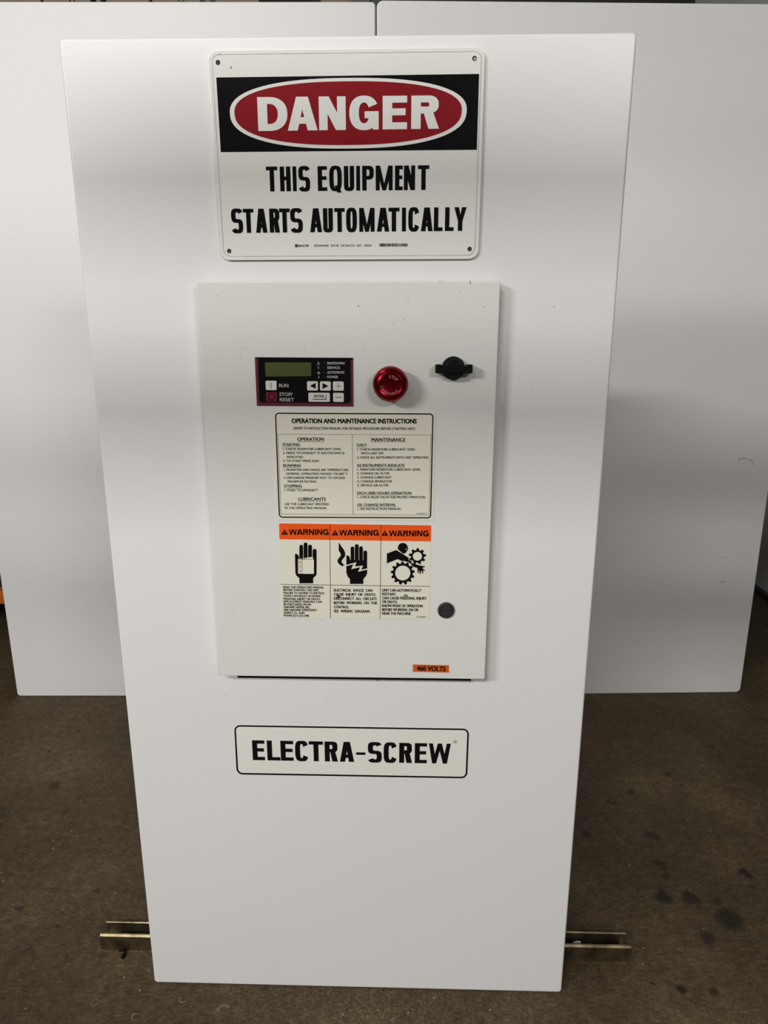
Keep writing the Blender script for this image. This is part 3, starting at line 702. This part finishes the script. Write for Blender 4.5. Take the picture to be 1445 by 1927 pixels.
# open hand behind a book
capsule(mb, 208, 242, 73, 230, c9, Y3); capsule(mb, 247, 282, 52, 230, c9, Y3); capsule(mb, 288, 322, 72, 230, c9, Y3); capsule(mb, 329, 364, 110, 250, c9, Y3)
poly(mb, [(168, 158), (180, 153), (196, 164), (203, 176), (206, 215), (364, 215), (364, 335), (358, 352), (333, 376), (333, 422), (208, 422), (208, 376), (180, 352), (172, 330)], c9, Y3)
lsub(mb.build('pictogram', M_BLACK), wl); mb = MB()
# shocked hand
capsule(mb, 673, 706, 89, 240, c9, Y3); capsule(mb, 711, 746, 67, 240, c9, Y3); capsule(mb, 750, 784, 87, 240, c9, Y3); capsule(mb, 789, 822, 125, 250, c9, Y3)
poly(mb, [(634, 170), (648, 170), (664, 182), (667, 206), (673, 212), (822, 212), (822, 330), (812, 356), (788, 384), (788, 428), (667, 428), (667, 386), (646, 360), (634, 325)], c9, Y3)
# wavy wire
poly(mb, [(565, 52), (572, 60), (590, 90), (612, 118), (624, 150), (622, 176), (604, 200), (592, 216), (590, 228), (598, 240), (604, 244), (606, 256), (598, 272), (588, 262), (572, 252), (556, 232), (553, 214), (566, 192), (582, 176), (584, 158), (576, 142), (565, 128)], c9, Y3)
for a_ in (20, 55, 95): stroke(mb, [(600, 254), (600 + 17 * cos(radians(a_)), 254 + 17 * sin(radians(a_)) - 6)], 5, c9, Y3)
lsub(mb.build('pictogram', M_BLACK), wl); mb = MB()
# figure caught by gears
disc(mb, 1146, 96, 44, c9, Y3, 32, 40)
poly(mb, [(1098, 110), (1104, 90), (1190, 96), (1194, 108), (1190, 122), (1182, 128), (1178, 142), (1160, 150), (1150, 158)], c9, Y3)
poly(mb, [(1001, 152), (1086, 121), (1100, 126), (1210, 196), (1228, 214), (1226, 236), (1208, 240), (1180, 226), (1142, 222), (1098, 203), (1001, 242)], c9, Y3)
poly(mb, [(1212, 238), (1240, 240), (1290, 258), (1342, 268), (1349, 276), (1330, 278), (1322, 284), (1346, 304), (1340, 312), (1322, 302), (1334, 328), (1326, 333), (1308, 304), (1308, 336), (1300, 336), (1292, 300), (1288, 330), (1281, 330), (1278, 284), (1240, 272), (1218, 256)], c9, Y3)
def gear(cx, cy, ro, ri, teeth, rt, ph=0, sy=1.0):
    n = teeth * 12; A, B = [], []
    for k in range(n):
        t = 2 * pi * k / n + ph; f = (k % 12) / 12
        r = rt if .27 < f < .73 else (ro if f < .2 or f > .8 else (ro + rt) / 2)
        A.append(P(*c9(cx + r * cos(t), cy + r * sin(t) * sy), Y3)); B.append(P(*c9(cx + ri * cos(t), cy + ri * sin(t) * sy), Y3))
    mb.strip(A, B, True)
gear(1145, 329, 90, 69, 13, 109, .1, .97); gear(1278, 177, 60, 42, 9, 78, .22, .94)
lsub(mb.build('pictogram', M_BLACK), wl)
mb = MB(); Y4 = Y3 - .0002
poly(mb, [(196, 203), (234, 205), (234, 336), (196, 334)], c9, Y4); poly(mb, [(237, 207), (340, 207), (340, 337), (237, 336)], c9, Y4); poly(mb, [(240, 203), (328, 182), (332, 190), (332, 204)], c9, Y4); poly(mb, [(202, 200), (322, 181), (238, 197)], c9, Y4)
for x in (244.5, 285, 325.5): stroke(mb, [(x, 110), (x, 182)], 3.2, c9, Y4)
lsub(mb.build('pictogram_cutout', M_LABEL), wl); mb = MB()
poly(mb, [(634, 256), (726, 231), (712, 270), (786, 262), (768, 300), (822, 288), (822, 298), (740, 318), (760, 276), (678, 294), (698, 250), (634, 266)], c9, Y4)
for x in (708.5, 748, 786.5): stroke(mb, [(x, 112), (x, 212)], 3.2, c9, Y4)
lsub(mb.build('pictogram_cutout', M_LABEL), wl); mb = MB()
disc(mb, 1177, 112, 5.5, c9, Y4, 12)
stroke(mb, [(1086, 118), (1162, 164), (1200, 190)], 4, c9, Y4)
stroke(mb, [(1142, 230), (1150, 222), (1164, 222), (1172, 232), (1184, 232), (1196, 230), (1208, 244), (1222, 246), (1226, 262), (1236, 266)], 4, c9, Y4)
stroke(mb, [(1196, 196), (1204, 212), (1218, 212), (1226, 224), (1236, 234), (1246, 242)], 4, c9, Y4)
lsub(mb.build('pictogram_cutout', M_LABEL), wl)
mb = MB(); Y5 = Y4 - .0001
for v in (232, 271, 310): disc(mb, 217, v, 5, c9, Y5, 12)
stroke(mb, [(205, 206), (205, 334)], 2.5, c9, Y5); stroke(mb, [(226, 206), (226, 336)], 2.0, c9, Y5)
lsub(mb.build('pictogram_detail', M_BLACK), wl)
# bolt ends pushing through the label
p = P(*c8(568, 664), YL); o = lathe('bolt_end', [(.0028, 0), (.0027, .0012), (.0018, .0020), (0, .0022)], 14, M_RUST, p); sub(o, box)
p = P(*c8(1157, 659), YL); o = lathe('bolt_end', [(.0033, 0), (.0033, .0010), (.0022, .0012), (.0019, .0003), (0, .0004)], 20, M_BRIGHT, p); sub(o, box)

# voltage label
c46 = crop(400, 1110, 2.726)
vl = sheet('voltage_label', [c46(*p) for p in ((1027, 383), (1212, 387), (1212, 425), (1027, 420))], YL, .0004, M_VOLT, None); sub(vl, box); vl['label'] = 'orange label reading 460 VOLTS'
mb = MB(); put_text(mb, '460 VOLTS', c46(1048, 414), c46(1194, 417), 23 / 2.726, YT, .045); lsub(mb.build('lettering', M_BLACK), vl)

# ------------------------------------------------------------------ strut rail under the panel's back
def channel(name, x0, x1, y0, y1, h, t, lip, m):
    prof = [(y0, 0), (y1, 0), (y1, h - .003), (y1 - .003, h), (y1 - lip, h), (y1 - lip - .001, h - .001), (y1 - lip - .001, h - .006), (y1 - lip + t * .8, h - .006), (y1 - lip + t * .8, h - t), (y1 - t, h - t), (y1 - t, t),
            (y0 + t, t), (y0 + t, h - t), (y0 + lip - t * .8, h - t), (y0 + lip - t * .8, h - .006), (y0 + lip + .001, h - .006), (y0 + lip + .001, h - .001), (y0 + lip, h), (y0 + .003, h), (y0, h - .003)]
    bm = bmesh.new(); A = [bm.verts.new((x0, y, z)) for y, z in prof]; B = [bm.verts.new((x1, y, z)) for y, z in prof]; n = len(prof)
    for k in range(n): bm.faces.new((A[k], A[(k + 1) % n], B[(k + 1) % n], B[k]))
    bm.faces.new(A); bm.faces.new(B[::-1]); bmesh.ops.recalc_face_normals(bm, faces=bm.faces)
    return from_bm(name, bm, m)
rail = channel('strut_channel', -.497, .513, .0685, .1060, .034, .0026, .0058, M_ZINC)
thing(rail, 'yellow zinc steel strut channel lying on the floor across the foot of the machine panel', 'rail')
def lump(name, at, r, m, label, cat, seed, group=None):
    rnd = random.Random(seed); bm = bmesh.new(); bmesh.ops.create_icosphere(bm, subdivisions=2, radius=1)
    for v in bm.verts: v.co = Vector((v.co.x * r[0], v.co.y * r[1], v.co.z * r[2])) * rnd.uniform(.75, 1.1)
    lo = min(v.co.z for v in bm.verts)
    bmesh.ops.translate(bm, verts=bm.verts, vec=(at[0], at[1], at[2] - lo)); o = from_bm(name, bm, m, None, True)
    return thing(o, label, cat, group)
zt = .0027
lump('amber_bead', (-.455, .083, zt), (.004, .004, .004), M_GUM, 'small amber lump lying in the strut channel beside a pale crumb', 'debris', 1)
lump('plaster_crumb', (-.445, .086, zt), (.005, .004, .005), M_DEBRIS, 'pale crumb lying in the strut channel beside the amber lump', 'debris', 2)
lump('plaster_crumb', (-.472, .090, zt), (.005, .003, .003), M_DEBRIS, 'pale flattened crumb near the open end of the strut channel, towards the dark opening', 'debris', 3)
lump('plaster_crumb', (.418, .090, zt), (.010, .004, .012), M_DEBRIS, 'largest pale crumb in the strut channel, close to the machine panel edge', 'debris', 4)
lump('plaster_crumb', (.478, .092, zt), (.010, .003, .006), M_DEBRIS, 'long pale crumb in the strut channel near its end by the oil spots', 'debris', 5)
# bits lying on the floor
def tube(name, pts, r, m):
    bm = bmesh.new(); rings = []; n = 8
    for k, p in enumerate(pts):
        p = Vector(p); d_ = (Vector(pts[min(k + 1, len(pts) - 1)]) - Vector(pts[max(k - 1, 0)])).normalized()
        u = d_.cross(Vector((0, 0, 1))); u = u.normalized() if u.length > 1e-4 else Vector((1, 0, 0)); v = d_.cross(u)
        rr = r[k] if isinstance(r, (list, tuple)) else r
        rings.append([bm.verts.new(p + u * rr * cos(2 * pi * j / n) + v * rr * sin(2 * pi * j / n)) for j in range(n)])
    for A, B in zip(rings, rings[1:]):
        for j in range(n): bm.faces.new((A[j], A[(j + 1) % n], B[(j + 1) % n], B[j]))
    bm.faces.new(rings[0][::-1]); bm.faces.new(rings[-1]); bmesh.ops.recalc_face_normals(bm, faces=bm.faces)
    return from_bm(name, bm, m, None, True)
c5 = crop(160, 1680, 5.558)
o = tube('rubber_scrap', [F(*c5(u, v), .003) for u, v in ((350, 612), (368, 604), (392, 600), (412, 604), (418, 622), (410, 645), (400, 662), (392, 682))], [.0012, .0018, .002, .0024, .0026, .0026, .0034, .003], M_BLACKP)
thing(o, 'small black hooked scrap of rubber on the floor below the strut channel', 'debris')
M_PALE = mat('pale_ring_stain', (.15, .125, .085), .9, var=.4, scale=300)
fl = bpy.data.objects['floor']
mb = MB()
def fring(px, py, r, a0, a1, wd):
    c_ = F(px, py); A, B = [], []
    for k in range(25):
        t = radians(a0 + (a1 - a0) * k / 24); wv = wd * (.6 + .4 * sin(k * 1.7)); 
        A.append((c_.x + (r + wv) * cos(t), c_.y + (r + wv) * sin(t), .0004)); B.append((c_.x + (r - wv) * cos(t), c_.y + (r - wv) * sin(t), .0004))
    ia = mb.add(A); ib = mb.add(B)
    for k in range(24): mb.f.append([ib[k], ia[k], ia[k + 1], ib[k + 1]]); mb.mi.append(0)
for q in ((178.6, 1887, .0065, 20, 350, .0012), (192, 1634, .0055, 40, 300, .0007), (205, 1637, .0055, 0, 360, .0007), (281, 1692, .006, 120, 360, .0007), (255, 1914, .006, 60, 330, .0015), (213, 1690, .005, 30, 250, .0006),
          (181, 1714, .006, 0, 200, .0006), (213, 1692, .004, 200, 340, .0008), (345, 1880, .007, 150, 330, .002), (420, 1902, .01, 30, 200, .003)): fring(*q)
o = mb.build('ring_stain', M_PALE, fl)

# ------------------------------------------------------------------ pallet rack with cartons behind the panels
rack = empty('storage_rack', (-1.2, 1.9, 0))
thing(rack, 'dark storage rack with orange lower beam and brown cartons behind the textured panels', 'rack')
def rk(name, lo, hi, m, bev=.003):
    mb = MB(); mb.box(lo, hi); o = mb.build(name, m, bevel=bev); return re_parent(o, rack)
for x in (-2.30, -.06):
    for y in (1.46, 2.40): rk('upright', (x - .03, y, 0), (x + .03, y + .06, 2.6), M_RACK)
for z, m_, nm in ((.160, M_RORANGE, 'beam'), (1.86, M_RORANGE, 'beam')):
    for y in (1.41, 2.46): rk(nm, (-2.36, y, z), (0.0, y + .05, z + .05 if z < 1 else z + .09), m_)
rk('shelf', (-2.30, 1.46, .175), (-.06, 2.46, .205), M_RACK); rk('shelf', (-2.30, 1.46, 1.93), (-.06, 2.46, 1.95), M_RACK)
YC = 1.50
for k, lab in enumerate(('brown carton on the rack shelf, end one of the row, partly film-wrapped', 'brown carton on the rack shelf, next to the film-wrapped end carton', 'brown carton on the rack shelf, beside the dark gap')):
    x0 = -1.404 + .344 * k; x1 = x0 + .336
    mb = MB(); mb.box((x0, YC, 1.951), (x1, YC + .5, 2.42)); cb_ = mb.build('carton', M_CARTON, bevel=.003); thing(cb_, lab, 'carton', 'cartons on the rack shelf')
    for nm in ('ring',):
        mb = MB(); cx_ = x0 + .092; A = [(cx_ + .0 + .0095 * cos(t * pi / 12), YC - .0005, 2.147 + .0095 * sin(t * pi / 12)) for t in range(24)]; B = [(cx_ + .0062 * cos(t * pi / 12), YC - .0005, 2.147 + .0062 * sin(t * pi / 12)) for t in range(24)]
        mb.strip(A, B, True)
        for a_, b__ in ((.150, .168), (.182, .200)): mb.flat([(x0 + a_, YC - .0005, 2.10), (x0 + b__, YC - .0005, 2.10), (x0 + b__, YC - .0005, 2.22), (x0 + a_, YC - .0005, 2.22)])
        o = mb.build('printed_mark', M_BLACK); o.parent = cb_
mb = MB(); mb.box((-.19, YC + .02, 1.951), (-.09, YC + .4, 2.35)); o = mb.build('carton', M_CARTON, bevel=.003); thing(o, 'narrow brown carton at the end of the rack shelf, past the dark gap', 'carton', 'cartons on the rack shelf')
